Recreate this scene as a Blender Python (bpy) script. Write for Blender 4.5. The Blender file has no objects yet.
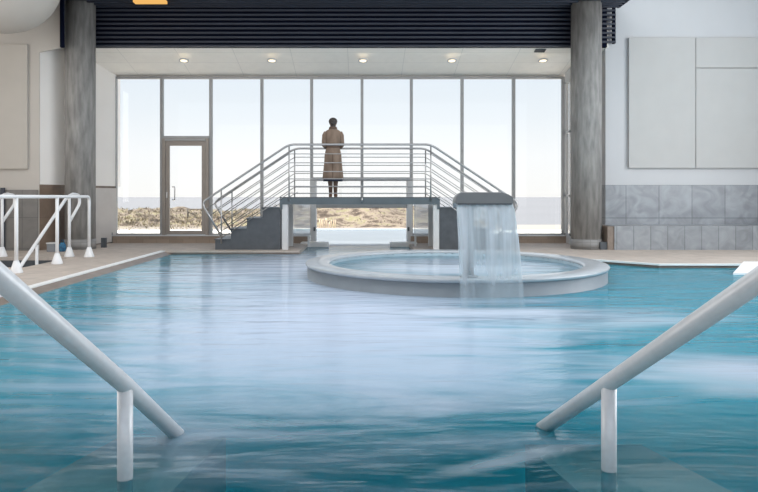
import bpy, bmesh, math, random
from mathutils import Vector, Matrix
PI = math.pi
random.seed(7)
S = bpy.context.scene
COL = S.collection

# ------------------------------------------------------------------ camera
cam_d = bpy.data.cameras.new('camera')
cam = bpy.data.objects.new('camera', cam_d); COL.objects.link(cam)
FPX = 660.0; CX = 362.0; HY = 197.0; EYE = 1.10
cam_d.sensor_fit = 'HORIZONTAL'; cam_d.sensor_width = 36.0
cam_d.lens = 36.0 * FPX / 758.0
cam_d.shift_x = (379.0 - CX) / 758.0
cam_d.shift_y = -(246.0 - HY) / 758.0
cam_d.clip_start = 0.05; cam_d.clip_end = 20000
cam.location = (0, 0, EYE); cam.rotation_euler = (PI / 2, 0, 0)
S.camera = cam

# ------------------------------------------------------------------ sky, sun, daylight, exposure
world = bpy.data.worlds.new('sky'); S.world = world; world.use_nodes = True
wn = world.node_tree.nodes; wl = world.node_tree.links
wn.clear()
tc = wn.new('ShaderNodeTexCoord'); sx = wn.new('ShaderNodeSeparateXYZ'); rp = wn.new('ShaderNodeValToRGB')
bg = wn.new('ShaderNodeBackground'); wo = wn.new('ShaderNodeOutputWorld')
wl.new(tc.outputs['Generated'], sx.inputs[0]); wl.new(sx.outputs['Z'], rp.inputs[0])
wl.new(rp.outputs[0], bg.inputs[0]); wl.new(bg.outputs[0], wo.inputs[0])
cr = rp.color_ramp
cr.elements[0].position = 0.0; cr.elements[0].color = (0.95, 0.94, 0.92, 1)
cr.elements[1].position = 1.0; cr.elements[1].color = (0.38, 0.56, 0.86, 1)
for p, c in ((0.06, (0.93, 0.945, 0.955, 1)), (0.12, (0.83, 0.88, 0.925, 1)), (0.20, (0.74, 0.82, 0.90, 1)), (0.5, (0.55, 0.70, 0.92, 1))):
    e = cr.elements.new(p); e.color = c
bg.inputs[1].default_value = 1.03

def area(name, loc, rot, sx_, sy_, power, color=(1, 1, 1)):
    d = bpy.data.lights.new(name, 'AREA'); d.shape = 'RECTANGLE'; d.size = sx_; d.size_y = sy_
    d.energy = power; d.color = color
    o = bpy.data.objects.new(name, d); COL.objects.link(o); o.location = loc; o.rotation_euler = rot
    return o
# daylight of the side windows, then unseen rear and roof lamps added as fill
area('side_window_daylight', (9.3, 6.6, 3.2), (0, math.radians(90), 0), 4.6, 8.5, 580, (0.95, 0.975, 1.0))
area('side_window_daylight', (-9.3, 6.0, 3.2), (0, math.radians(-90), 0), 4.6, 8.0, 270, (1.0, 0.975, 0.94))
area('rear_fill_light', (0.0, -3.6, 2.6), (math.radians(98), 0, 0), 15, 4.5, 130, (1.0, 0.99, 0.97))
area('roof_fill_light', (0.6, 8.6, 6.5), (0, 0, 0), 9, 6.5, 430, (0.95, 0.975, 1.0))
sun_d = bpy.data.lights.new('sun', 'SUN'); sun_d.energy = 13.5; sun_d.angle = math.radians(6); sun_d.color = (1.0, 0.93, 0.82)
sun = bpy.data.objects.new('sun', sun_d); COL.objects.link(sun)
sun.rotation_euler = Vector((-0.62, -0.05, 0.78)).to_track_quat('Z', 'Y').to_euler()
vs = S.view_settings
vs.view_transform = 'Standard'; vs.look = 'None'; vs.gamma = 1.0; vs.use_curve_mapping = False; vs.exposure = 0.10
S.cycles.use_denoising = True
S.cycles.max_bounces = 8; S.cycles.transparent_max_bounces = 24
S.cycles.caustics_reflective = False; S.cycles.caustics_refractive = False
S.cycles.sample_clamp_indirect = 6.0

# ------------------------------------------------------------------ helpers
def px(x, y, Y):
    """pixel of the photograph and a distance -> point in the hall"""
    return Vector(((x - CX) * Y / FPX, Y, EYE - (y - HY) * Y / FPX))

class NT:
    def __init__(self, name):
        self.m = bpy.data.materials.new(name); self.m.use_nodes = True
        self.n = self.m.node_tree.nodes; self.l = self.m.node_tree.links; self.n.clear()
        self.out = self.n.new('ShaderNodeOutputMaterial')
    def a(self, t, **kw):
        x = self.n.new(t)
        for k, v in kw.items():
            if k in x.bl_rna.properties: setattr(x, k, v)
            else: x.inputs[k].default_value = v
        return x
    def c(self, a, b): self.l.new(a, b)

def mat(name, color, rough=0.5, metal=0.0, var=0.06, scale=(4, 4, 4), detail=4, bump=0.0, bscale=None, spec=0.5, color2=None, coat=0.0):
    t = NT(name)
    b = t.a('ShaderNodeBsdfPrincipled')
    b.inputs['Roughness'].default_value = rough; b.inputs['Metallic'].default_value = metal
    b.inputs['Specular IOR Level'].default_value = spec
    b.inputs['Coat Weight'].default_value = coat
    tcn = t.a('ShaderNodeTexCoord'); mp = t.a('ShaderNodeMapping'); mp.inputs['Scale'].default_value = scale
    no = t.a('ShaderNodeTexNoise'); no.inputs['Detail'].default_value = detail; no.inputs['Scale'].default_value = 1.0
    t.c(tcn.outputs['Object'], mp.inputs[0]); t.c(mp.outputs[0], no.inputs['Vector'])
    r = t.a('ShaderNodeValToRGB')
    c = color
    if color2 is None:
        lo = tuple(max(0, v * (1 - var)) for v in c); hi = tuple(min(1, v * (1 + var)) for v in c)
    else: lo, hi = color, color2
    r.color_ramp.elements[0].position = 0.3; r.color_ramp.elements[0].color = (*lo, 1)
    r.color_ramp.elements[1].position = 0.7; r.color_ramp.elements[1].color = (*hi, 1)
    t.c(no.outputs['Fac'], r.inputs[0]); t.c(r.outputs[0], b.inputs['Base Color'])
    if bump:
        bu = t.a('ShaderNodeBump'); bu.inputs['Strength'].default_value = bump; bu.inputs['Distance'].default_value = 0.01
        t.c(no.outputs['Fac'], bu.inputs['Height']); t.c(bu.outputs[0], b.inputs['Normal'])
    t.c(b.outputs[0], t.out.inputs[0])
    return t.m

def tile_mat(name, color, color2, mortar, bw, bh, msize=0.006, rough=0.45, axes='XZ', offset=0.0, off=(0, 0), vein=0.0, spec=0.4):
    t = NT(name)
    b = t.a('ShaderNodeBsdfPrincipled'); b.inputs['Roughness'].default_value = rough; b.inputs['Specular IOR Level'].default_value = spec
    tcn = t.a('ShaderNodeTexCoord'); s = t.a('ShaderNodeSeparateXYZ'); cb = t.a('ShaderNodeCombineXYZ')
    t.c(tcn.outputs['Object'], s.inputs[0])
    ad1 = t.a('ShaderNodeMath', operation='ADD'); ad1.inputs[1].default_value = off[0]
    ad2 = t.a('ShaderNodeMath', operation='ADD'); ad2.inputs[1].default_value = off[1]
    t.c(s.outputs[axes[0]], ad1.inputs[0]); t.c(s.outputs[axes[1]], ad2.inputs[0])
    t.c(ad1.outputs[0], cb.inputs[0]); t.c(ad2.outputs[0], cb.inputs[1])
    br = t.a('ShaderNodeTexBrick'); br.offset = offset; br.offset_frequency = 2; br.squash = 1.0
    br.inputs['Scale'].default_value = 1.0; br.inputs['Brick Width'].default_value = bw; br.inputs['Row Height'].default_value = bh
    br.inputs['Mortar Size'].default_value = msize; br.inputs['Mortar Smooth'].default_value = 0.2
    br.inputs['Color1'].default_value = (*color, 1); br.inputs['Color2'].default_value = (*color2, 1); br.inputs['Mortar'].default_value = (*mortar, 1)
    t.c(cb.outputs[0], br.inputs['Vector'])
    no = t.a('ShaderNodeTexNoise'); no.inputs['Scale'].default_value = 3.0; no.inputs['Detail'].default_value = 6; no.inputs['Distortion'].default_value = 1.5
    t.c(tcn.outputs['Object'], no.inputs['Vector'])
    r = t.a('ShaderNodeValToRGB'); r.color_ramp.elements[0].position = 0.35; r.color_ramp.elements[1].position = 0.7
    r.color_ramp.elements[0].color = (1 - vein, 1 - vein, 1 - vein, 1); r.color_ramp.elements[1].color = (1 + vein, 1 + vein, 1 + vein, 1)
    t.c(no.outputs['Fac'], r.inputs[0])
    mx = t.a('ShaderNodeMix', data_type='RGBA', blend_type='MULTIPLY'); mx.inputs[0].default_value = 1.0
    t.c(br.outputs['Color'], mx.inputs[6]); t.c(r.outputs[0], mx.inputs[7])
    t.c(mx.outputs[2], b.inputs['Base Color'])
    bu = t.a('ShaderNodeBump'); bu.inputs['Strength'].default_value = 0.4; bu.inputs['Distance'].default_value = 0.004; bu.invert = True
    t.c(br.outputs['Fac'], bu.inputs['Height']); t.c(bu.outputs[0], b.inputs['Normal'])
    t.c(b.outputs[0], t.out.inputs[0])
    return t.m

def emit(name, color, strength):
    t = NT(name); e = t.a('ShaderNodeEmission'); e.inputs[0].default_value = (*color, 1); e.inputs[1].default_value = strength
    t.c(e.outputs[0], t.out.inputs[0]); return t.m

class MB:
    """collects shapes, builds ONE mesh object"""
    def __init__(s): s.bm = bmesh.new()
    def box(s, x0, x1, y0, y1, z0, z1):
        b = s.bm
        v = [b.verts.new((x, y, z)) for x in (x0, x1) for y in (y0, y1) for z in (z0, z1)]
        for f in ((0, 1, 3, 2), (4, 6, 7, 5), (0, 4, 5, 1), (2, 3, 7, 6), (0, 2, 6, 4), (1, 5, 7, 3)):
            b.faces.new([v[i] for i in f])
        return s
    def bbox(s, x0, x1, y0, y1, z0, z1, r=0.01, seg=2):
        t = MB(); t.box(x0, x1, y0, y1, z0, z1)
        bmesh.ops.recalc_face_normals(t.bm, faces=t.bm.faces)
        bmesh.ops.bevel(t.bm, geom=t.bm.edges[:], offset=r, segments=seg, affect='EDGES', profile=0.5)
        s.merge(t); return s
    def merge(s, o):
        me = bpy.data.meshes.new('tmp'); o.bm.to_mesh(me); s.bm.from_mesh(me); bpy.data.meshes.remove(me); o.bm.free()
    def prism(s, poly, z0, z1):
        b = s.bm
        lo = [b.verts.new((x, y, z0)) for x, y in poly]; hi = [b.verts.new((x, y, z1)) for x, y in poly]
        b.faces.new(lo[::-1]); b.faces.new(hi)
        n = len(poly)
        for i in range(n): b.faces.new((lo[i], lo[(i + 1) % n], hi[(i + 1) % n], hi[i]))
        return s
    def prism_y(s, poly, y0, y1):
        b = s.bm
        lo = [b.verts.new((x, y0, z)) for x, z in poly]; hi = [b.verts.new((x, y1, z)) for x, z in poly]
        b.faces.new(lo); b.faces.new(hi[::-1])
        n = len(poly)
        for i in range(n): b.faces.new((lo[i], hi[i], hi[(i + 1) % n], lo[(i + 1) % n]))
        return s
    def prism_x(s, poly, x0, x1):
        b = s.bm
        lo = [b.verts.new((x0, y, z)) for y, z in poly]; hi = [b.verts.new((x1, y, z)) for y, z in poly]
        b.faces.new(lo); b.faces.new(hi[::-1])
        n = len(poly)
        for i in range(n): b.faces.new((lo[i], hi[i], hi[(i + 1) % n], lo[(i + 1) % n]))
        return s
    def tube(s, pts, r, n=10, fillet=0.0, cap=True, radii=None):
        P = [Vector(p) for p in pts]
        if fillet > 0 and len(P) > 2:
            Q = [P[0]]
            for i in range(1, len(P) - 1):
                a, c, e = P[i - 1], P[i], P[i + 1]
                da, de = (a - c), (e - c)
                f = min(fillet, da.length * .45, de.length * .45)
                p0 = c + da.normalized() * f; p1 = c + de.normalized() * f
                for k in range(7):
                    t = k / 6
                    Q.append(p0 * (1 - t) ** 2 + c * 2 * t * (1 - t) + p1 * t * t)
            Q.append(P[-1]); P = Q
        rings = []
        b = s.bm
        prev = None
        for i, p in enumerate(P):
            if i == 0: t = P[1] - P[0]
            elif i == len(P) - 1: t = P[-1] - P[-2]
            else: t = (P[i + 1] - p).normalized() + (p - P[i - 1]).normalized()
            t.normalize()
            if prev is None:
                u = t.orthogonal().normalized()
            else:
                u = prev - t * prev.dot(t); u.normalize()
            prev = u
            w = t.cross(u)
            rr = radii[i] if radii else r
            rings.append([b.verts.new(p + (u * math.cos(2 * PI * k / n) + w * math.sin(2 * PI * k / n)) * rr) for k in range(n)])
        for i in range(len(rings) - 1):
            for k in range(n):
                f = b.faces.new((rings[i][k], rings[i][(k + 1) % n], rings[i + 1][(k + 1) % n], rings[i + 1][k])); f.smooth = True
        if cap:
            b.faces.new(rings[0][::-1]); b.faces.new(rings[-1])
        return s
    def lathe(s, prof, cx=0, cy=0, n=48, sx=1.0, sy=1.0, smooth=True, closed=False):
        """prof: list of (radius, z); closed joins last ring to first"""
        b = s.bm; rings = []
        for r, z in prof:
            if r < 1e-6: rings.append([b.verts.new((cx, cy, z))])
            else: rings.append([b.verts.new((cx + r * sx * math.cos(2 * PI * k / n), cy + r * sy * math.sin(2 * PI * k / n), z)) for k in range(n)])
        m = len(rings)
        for i in range(m if closed else m - 1):
            A, B = rings[i], rings[(i + 1) % m]
            for k in range(n):
                if len(A) == 1 and len(B) == 1: continue
                if len(A) == 1: f = b.faces.new((A[0], B[(k + 1) % n], B[k]))
                elif len(B) == 1: f = b.faces.new((A[k], A[(k + 1) % n], B[0]))
                else: f = b.faces.new((A[k], A[(k + 1) % n], B[(k + 1) % n], B[k]))
                f.smooth = smooth
        if not closed:
            if len(rings[0]) > 1: b.faces.new(rings[0][::-1])
            if len(rings[-1]) > 1: b.faces.new(rings[-1])
        return s
    def loft(s, secs, n=24, cap=True):
        """secs: (cx, cy, z, rx, ry)"""
        b = s.bm; rings = []
        for cx, cy, z, rx, ry in secs:
            rings.append([b.verts.new((cx + rx * math.cos(2 * PI * k / n), cy + ry * math.sin(2 * PI * k / n), z)) for k in range(n)])
        for i in range(len(rings) - 1):
            for k in range(n):
                f = b.faces.new((rings[i][k], rings[i][(k + 1) % n], rings[i + 1][(k + 1) % n], rings[i + 1][k])); f.smooth = True
        if cap: b.faces.new(rings[0][::-1]); b.faces.new(rings[-1])
        return s
    def build(s, name, m, parent=None, rel=False, smooth=None):
        bmesh.ops.recalc_face_normals(s.bm, faces=s.bm.faces)
        me = bpy.data.meshes.new(name); s.bm.to_mesh(me); s.bm.free()
        if smooth is not None:
            for p in me.polygons: p.use_smooth = smooth
        me.materials.append(m)
        o = bpy.data.objects.new(name, me); COL.objects.link(o)
        if parent is not None:
            o.parent = parent
            if not rel:   # the mesh was written in hall coordinates
                w = Vector(parent.location); pp = parent.parent
                while pp: w += pp.location; pp = pp.parent
                me.transform(Matrix.Translation(-w))
        return o

def tag(o, label=None, cat=None, group=None, kind=None):
    if label: o['label'] = label
    if cat: o['category'] = cat
    if group: o['group'] = group
    if kind: o['kind'] = kind
    return o
def thing(name, label, cat, loc=(0, 0, 0), group=None, kind=None):
    o = bpy.data.objects.new(name, None); COL.objects.link(o); o.location = loc; o.empty_display_size = 0.1
    return tag(o, label, cat, group, kind)
def struct(name, mb, m, label=None, cat=None):
    return tag(mb.build(name, m), label, cat, None, 'structure')

# ------------------------------------------------------------------ materials
M = {}
M['wall_bay'] = mat('window_lit_plaster', (0.92, 0.88, 0.84), 0.7, var=0.02, scale=(1.5, 1.5, 1.5))  # window light on the bay walls put into a paler plaster colour
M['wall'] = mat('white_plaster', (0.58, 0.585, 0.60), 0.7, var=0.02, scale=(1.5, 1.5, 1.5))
M['wall_warm'] = mat('warm_lit_plaster', (0.52, 0.485, 0.445), 0.7, var=0.03, scale=(1.5, 1.5, 1.5))  # same plaster, the left side's warm light put into its colour
M['panel'] = mat('acoustic_board', (0.52, 0.515, 0.505), 0.8, var=0.02, scale=(3, 3, 3))
M['panel_warm'] = mat('warm_lit_board', (0.51, 0.475, 0.43), 0.8, var=0.02, scale=(3, 3, 3))  # board copy tinted for the warm light on the left
M['soffit'] = tile_mat('soffit_board', (0.92, 0.885, 0.83), (0.93, 0.895, 0.84), (0.74, 0.72, 0.69), 1.2, 0.5, 0.006, 0.7, 'XY', 0.0, (0.3, 0.1), 0.02)
M['concrete'] = mat('board_marked_concrete', (0.20, 0.195, 0.19), 0.75, var=0.2, scale=(13, 13, 2.6), detail=10, bump=0.5, color2=(0.36, 0.35, 0.335))
M['collar'] = tile_mat('column_foot_tile', (0.24, 0.235, 0.23), (0.28, 0.27, 0.26), (0.18, 0.175, 0.17), 0.15, 0.1, 0.004, 0.5, 'XZ')
M['navy'] = mat('dark_slat', (0.042, 0.048, 0.068), 0.55, var=0.08)
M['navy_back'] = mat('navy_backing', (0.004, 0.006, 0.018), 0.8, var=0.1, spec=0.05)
M['alu'] = mat('grey_aluminium', (0.36, 0.36, 0.36), 0.4, 0.3, var=0.05)
M['alu_warm'] = mat('door_aluminium', (0.30, 0.265, 0.235), 0.4, 0.3, var=0.05)
M['alu_white'] = mat('pale_frame', (0.62, 0.62, 0.62), 0.45, 0.0, var=0.03)
M['steel'] = mat('brushed_steel', (0.47, 0.46, 0.46), 0.3, 0.85, var=0.08, scale=(40, 40, 40))
M['steel_dk'] = mat('steel_channel', (0.11, 0.135, 0.15), 0.42, 0.35, var=0.08)
M['white_paint'] = mat('white_powder_coat', (0.80, 0.80, 0.81), 0.35, var=0.02)
M['tube'] = mat('satin_steel_tube', (0.62, 0.63, 0.65), 0.36, 0.12, var=0.04, scale=(30, 30, 30))
M['deck'] = tile_mat('deck_stone', (0.49, 0.425, 0.375), (0.535, 0.465, 0.41), (0.43, 0.385, 0.345), 0.3, 0.3, 0.006, 0.75, 'XY', 0.0, (0, 0), 0.08, 0.15)
M['nosing'] = mat('pale_pool_nosing', (0.84, 0.84, 0.83), 0.4, var=0.04)
M['gutter'] = mat('brown_gutter_stone', (0.22, 0.175, 0.145), 0.45, var=0.2, scale=(6, 3, 6))
M['plinth'] = tile_mat('plinth_stone', (0.30, 0.23, 0.18), (0.36, 0.28, 0.22), (0.22, 0.17, 0.13), 0.3, 0.15, 0.004, 0.5, 'XZ', 0.5)
M['wtile'] = tile_mat('grey_wall_tile', (0.29, 0.305, 0.33), (0.34, 0.355, 0.38), (0.20, 0.215, 0.23), 0.685, 0.685, 0.009, 0.3, 'XZ', 0.0, (0.0, -0.664), 0.16)
M['wtile_lo'] = tile_mat('grey_ledge_tile', (0.27, 0.285, 0.305), (0.33, 0.345, 0.365), (0.19, 0.205, 0.22), 0.334, 0.9, 0.009, 0.3, 'XZ', 0.0, (0.0, 0.2), 0.16)
M['wtile_dk'] = tile_mat('dark_wall_tile', (0.17, 0.16, 0.15), (0.19, 0.18, 0.17), (0.13, 0.125, 0.12), 0.6, 0.6, 0.008, 0.35, 'XZ', 0.0, (0, -0.1), 0.1)
M['wtile_br'] = tile_mat('brown_wall_tile', (0.20, 0.145, 0.11), (0.22, 0.16, 0.12), (0.16, 0.11, 0.085), 0.6, 0.6, 0.006, 0.3, 'YZ', 0.0, (0, -0.1), 0.1)
M['wtile_lt'] = mat('pale_wainscot', (0.60, 0.56, 0.53), 0.5, var=0.04)
M['slate'] = mat('dark_slate_cladding', (0.075, 0.083, 0.094), 0.4, var=0.15, scale=(8, 8, 8))
M['tub'] = mat('tub_stone', (0.23, 0.265, 0.30), 0.42, var=0.06, scale=(5, 5, 5), spec=0.6)
M['rim'] = mat('tub_rim_sheen', (0.40, 0.43, 0.46), 0.22, var=0.06, scale=(5, 5, 5), spec=0.6)  # paler than the tub stone, window sheen on top put into the colour
M['tub_in'] = mat('tub_inner_tile', (0.28, 0.38, 0.44), 0.3, var=0.1)
M['pool_tile'] = tile_mat('turquoise_pool_tile', (0.004, 0.56, 0.70), (0.006, 0.60, 0.75), (0.01, 0.52, 0.65), 0.25, 0.125, 0.004, 0.5, 'XY', 0.5, (0, 0), 0.1)
M['step_tile'] = tile_mat('teal_step_tile', (0.002, 0.46, 0.57), (0.003, 0.48, 0.60), (0.004, 0.43, 0.53), 0.25, 0.125, 0.004, 0.5, 'XY', 0.5, (0, 0), 0.1)
M['cheek'] = mat('grey_step_stone', (0.36, 0.37, 0.385), 0.5, var=0.05)
M['hood'] = mat('grey_coated_metal', (0.17, 0.175, 0.18), 0.4, 0.2, var=0.05)
M['skin'] = mat('skin', (0.42, 0.25, 0.18), 0.5, var=0.04)
M['stocking'] = mat('dark_stocking', (0.12, 0.075, 0.055), 0.6, var=0.1)
M['coat'] = mat('brown_wool_coat', (0.25, 0.18, 0.135), 0.9, var=0.22, scale=(9, 9, 4))
M['coat_seam'] = mat('coat_seam', (0.15, 0.10, 0.075), 0.9, var=0.1)
M['dress'] = mat('dark_blue_dress', (0.03, 0.035, 0.055), 0.9, var=0.1)
M['hair'] = mat('dark_hair', (0.055, 0.045, 0.042), 0.55, var=0.3, scale=(60, 60, 10))
M['shoe'] = mat('brown_leather_shoe', (0.12, 0.06, 0.035), 0.4)
M['eye'] = mat('eye_white', (0.7, 0.68, 0.66), 0.3)
M['lip'] = mat('lip', (0.35, 0.13, 0.11), 0.4)
M['sand'] = mat('sand', (0.74, 0.68, 0.62), 0.95, var=0.08, scale=(0.4, 0.4, 0.4))
M['terrace'] = mat('pale_terrace', (0.84, 0.80, 0.75), 0.8, var=0.06, scale=(1, 1, 1))
M['sea'] = mat('hazy_sea', (0.175, 0.18, 0.195), 0.8, var=0.03, spec=0.2, scale=(0.01, 0.05, 1))
M['grass_y'] = mat('dry_yellow_grass', (0.26, 0.22, 0.14), 0.9, var=0.3, scale=(0.8, 0.8, 0.8))
M['grass_b'] = mat('pale_dry_grass', (0.26, 0.225, 0.175), 0.9, var=0.3, scale=(0.8, 0.8, 0.8))
M['stake'] = mat('weathered_stake', (0.58, 0.47, 0.34), 0.9, var=0.2)
M['stake_dk'] = mat('dark_post', (0.10, 0.09, 0.08), 0.9)
M['downlight'] = emit('downlight_glow', (1.0, 0.86, 0.62), 1.6)
M['amber'] = emit('amber_lamp', (1.0, 0.55, 0.16), 0.85)
M['blue_bag'] = mat('navy_bag_fabric', (0.02, 0.055, 0.14), 0.8, var=0.5, scale=(20, 20, 20), color2=(0.05, 0.22, 0.36))
M['grey_crate'] = mat('grey_crate_plastic', (0.22, 0.23, 0.25), 0.5)
M['rubber'] = mat('black_rubber', (0.03, 0.03, 0.03), 0.7)

# dune ground: sand below, olive and straw scrub on top
def dune_mat():
    t = NT('dune_scrub'); b = t.a('ShaderNodeBsdfPrincipled'); b.inputs['Roughness'].default_value = 0.95; b.inputs['Specular IOR Level'].default_value = 0.1
    tcn = t.a('ShaderNodeTexCoord')
    no = t.a('ShaderNodeTexNoise'); no.inputs['Scale'].default_value = 1.6; no.inputs['Detail'].default_value = 8; no.inputs['Roughness'].default_value = 0.65
    t.c(tcn.outputs['Object'], no.inputs['Vector'])
    r = t.a('ShaderNodeValToRGB'); el = r.color_ramp.elements
    el[0].position = 0.32; el[0].color = (0.035, 0.03, 0.027, 1); el[1].position = 0.70; el[1].color = (0.30, 0.26, 0.225, 1)
    for p, c in ((0.44, (0.085, 0.068, 0.054, 1)), (0.53, (0.215, 0.18, 0.148, 1)), (0.60, (0.175, 0.165, 0.095, 1))):
        e = el.new(p); e.color = c
    t.c(no.outputs['Fac'], r.inputs[0])
    sep = t.a('ShaderNodeSeparateXYZ'); t.c(tcn.outputs['Object'], sep.inputs[0])
    mr = t.a('ShaderNodeMapRange'); mr.inputs['From Min'].default_value = -0.12; mr.inputs['From Max'].default_value = 0.0
    t.c(sep.outputs['Z'], mr.inputs['Value'])
    mx = t.a('ShaderNodeMix', data_type='RGBA'); mx.inputs[6].default_value = (0.30, 0.275, 0.25, 1)
    t.c(mr.outputs[0], mx.inputs[0]); t.c(r.outputs[0], mx.inputs[7]); t.c(mx.outputs[2], b.inputs['Base Color'])
    t.c(b.outputs[0], t.out.inputs[0]); return t.m
M['dune'] = dune_mat()

def glass_mat(name, tint, refl=1.0):
    t = NT(name); tr = t.a('ShaderNodeBsdfTransparent'); tr.inputs[0].default_value = (*tint, 1)
    gl = t.a('ShaderNodeBsdfGlossy'); gl.inputs['Roughness'].default_value = 0.02
    fr = t.a('ShaderNodeFresnel'); fr.inputs[0].default_value = 1.45
    mu = t.a('ShaderNodeMath', operation='MULTIPLY'); mu.inputs[1].default_value = refl
    t.c(fr.outputs[0], mu.inputs[0])
    mx = t.a('ShaderNodeMixShader'); t.c(mu.outputs[0], mx.inputs[0]); t.c(tr.outputs[0], mx.inputs[1]); t.c(gl.outputs[0], mx.inputs[2])
    t.c(mx.outputs[0], t.out.inputs[0]); return t.m
M['glass'] = glass_mat('window_glass', (0.985, 0.99, 0.99), 0.6)

def water_mat(name, tint, spots=(), wave=0.5, rough=0.10, murk=(0.2, 0.8), murk_col=(0.006, 0.32, 0.45), foam_sheen_col=(0.60, 0.67, 0.82), froth_sheen=(), ragged=1.1):
    """clear tinted water: Fresnel mix of what lies below and what is mirrored, ripples, pale patches of jet foam and painted window reflection.
    spots: (x, y, rx, ry, rot, strength)"""
    t = NT(name)
    tcn = t.a('ShaderNodeTexCoord')
    def noise(scale, detail, dist=0.0, rot=0.0):
        mp = t.a('ShaderNodeMapping'); mp.inputs['Scale'].default_value = scale; mp.inputs['Rotation'].default_value = (0, 0, rot)
        t.c(tcn.outputs['Object'], mp.inputs[0])
        n = t.a('ShaderNodeTexNoise'); n.inputs['Scale'].default_value = 1.0; n.inputs['Detail'].default_value = detail
        n.inputs['Distortion'].default_value = dist
        t.c(mp.outputs[0], n.inputs['Vector']); return n
    n1 = noise((0.9, 3.2, 1), 3, 0.6, 0.1); n2 = noise((2.2, 8.0, 1), 2, 0.3, -0.12)
    m1 = t.a('ShaderNodeMath', operation='MULTIPLY'); m1.inputs[1].default_value = 0.30; t.c(n2.outputs['Fac'], m1.inputs[0])
    ad = t.a('ShaderNodeMath', operation='ADD'); t.c(n1.outputs['Fac'], ad.inputs[0]); t.c(m1.outputs[0], ad.inputs[1])
    bu = t.a('ShaderNodeBump'); bu.inputs['Strength'].default_value = wave; bu.inputs['Distance'].default_value = 0.06
    t.c(ad.outputs[0], bu.inputs['Height'])
    gl = t.a('ShaderNodeBsdfGlossy'); gl.inputs['Roughness'].default_value = rough; t.c(bu.outputs[0], gl.inputs['Normal'])
    tr = t.a('ShaderNodeBsdfTransparent'); tr.inputs[0].default_value = (*tint, 1)
    fr = t.a('ShaderNodeFresnel'); fr.inputs[0].default_value = 1.33; t.c(bu.outputs[0], fr.inputs['Normal'])
    # aerated cloud round the jets plus painted window reflection on the open water
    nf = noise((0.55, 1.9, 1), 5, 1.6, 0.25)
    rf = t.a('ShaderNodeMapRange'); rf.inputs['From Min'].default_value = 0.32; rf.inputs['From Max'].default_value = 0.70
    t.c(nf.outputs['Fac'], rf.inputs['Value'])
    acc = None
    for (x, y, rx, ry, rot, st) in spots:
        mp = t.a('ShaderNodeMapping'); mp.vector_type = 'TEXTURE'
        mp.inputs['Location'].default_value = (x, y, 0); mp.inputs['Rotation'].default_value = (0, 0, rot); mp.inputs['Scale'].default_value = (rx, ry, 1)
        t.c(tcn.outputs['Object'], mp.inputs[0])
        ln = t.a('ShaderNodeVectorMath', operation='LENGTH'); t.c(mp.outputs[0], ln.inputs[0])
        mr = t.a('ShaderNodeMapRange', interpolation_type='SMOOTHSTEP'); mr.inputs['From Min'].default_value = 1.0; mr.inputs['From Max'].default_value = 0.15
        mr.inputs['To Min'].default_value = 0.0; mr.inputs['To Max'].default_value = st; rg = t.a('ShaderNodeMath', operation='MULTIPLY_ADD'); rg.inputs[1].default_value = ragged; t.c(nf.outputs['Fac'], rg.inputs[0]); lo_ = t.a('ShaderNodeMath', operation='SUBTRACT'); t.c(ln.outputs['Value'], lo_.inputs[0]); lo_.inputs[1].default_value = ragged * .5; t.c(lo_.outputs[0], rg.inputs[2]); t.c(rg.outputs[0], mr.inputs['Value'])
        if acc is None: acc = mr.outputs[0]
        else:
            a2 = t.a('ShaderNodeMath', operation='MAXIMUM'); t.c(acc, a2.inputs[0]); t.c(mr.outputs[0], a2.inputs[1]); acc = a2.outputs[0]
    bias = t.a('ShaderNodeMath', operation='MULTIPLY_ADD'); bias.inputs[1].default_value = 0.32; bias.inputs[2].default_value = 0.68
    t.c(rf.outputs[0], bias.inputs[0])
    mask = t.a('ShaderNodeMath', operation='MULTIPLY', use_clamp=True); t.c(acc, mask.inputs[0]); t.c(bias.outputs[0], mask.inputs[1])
    mcol = t.a('ShaderNodeMix', data_type='RGBA'); mcol.inputs[6].default_value = (*murk_col, 1); mcol.inputs[7].default_value = (*foam_sheen_col, 1)
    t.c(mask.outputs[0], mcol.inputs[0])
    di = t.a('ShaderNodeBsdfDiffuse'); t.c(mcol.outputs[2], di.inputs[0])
    # the water column is short over the entry steps and deep beyond them
    sp = t.a('ShaderNodeSeparateXYZ'); t.c(tcn.outputs['Object'], sp.inputs[0])
    dp = t.a('ShaderNodeMapRange', interpolation_type='SMOOTHSTEP'); dp.inputs['From Min'].default_value = 2.6; dp.inputs['From Max'].default_value = 4.1
    dp.inputs['To Min'].default_value = murk[0]; dp.inputs['To Max'].default_value = murk[1]; t.c(sp.outputs['Y'], dp.inputs['Value'])
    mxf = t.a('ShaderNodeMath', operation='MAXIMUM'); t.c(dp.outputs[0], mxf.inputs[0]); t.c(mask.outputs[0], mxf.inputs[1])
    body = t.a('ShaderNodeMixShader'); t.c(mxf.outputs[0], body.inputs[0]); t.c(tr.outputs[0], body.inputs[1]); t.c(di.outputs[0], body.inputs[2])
    mx = t.a('ShaderNodeMixShader'); t.c(fr.outputs[0], mx.inputs[0]); t.c(body.outputs[0], mx.inputs[1]); t.c(gl.outputs[0], mx.inputs[2])
    last = mx.outputs[0]
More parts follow.
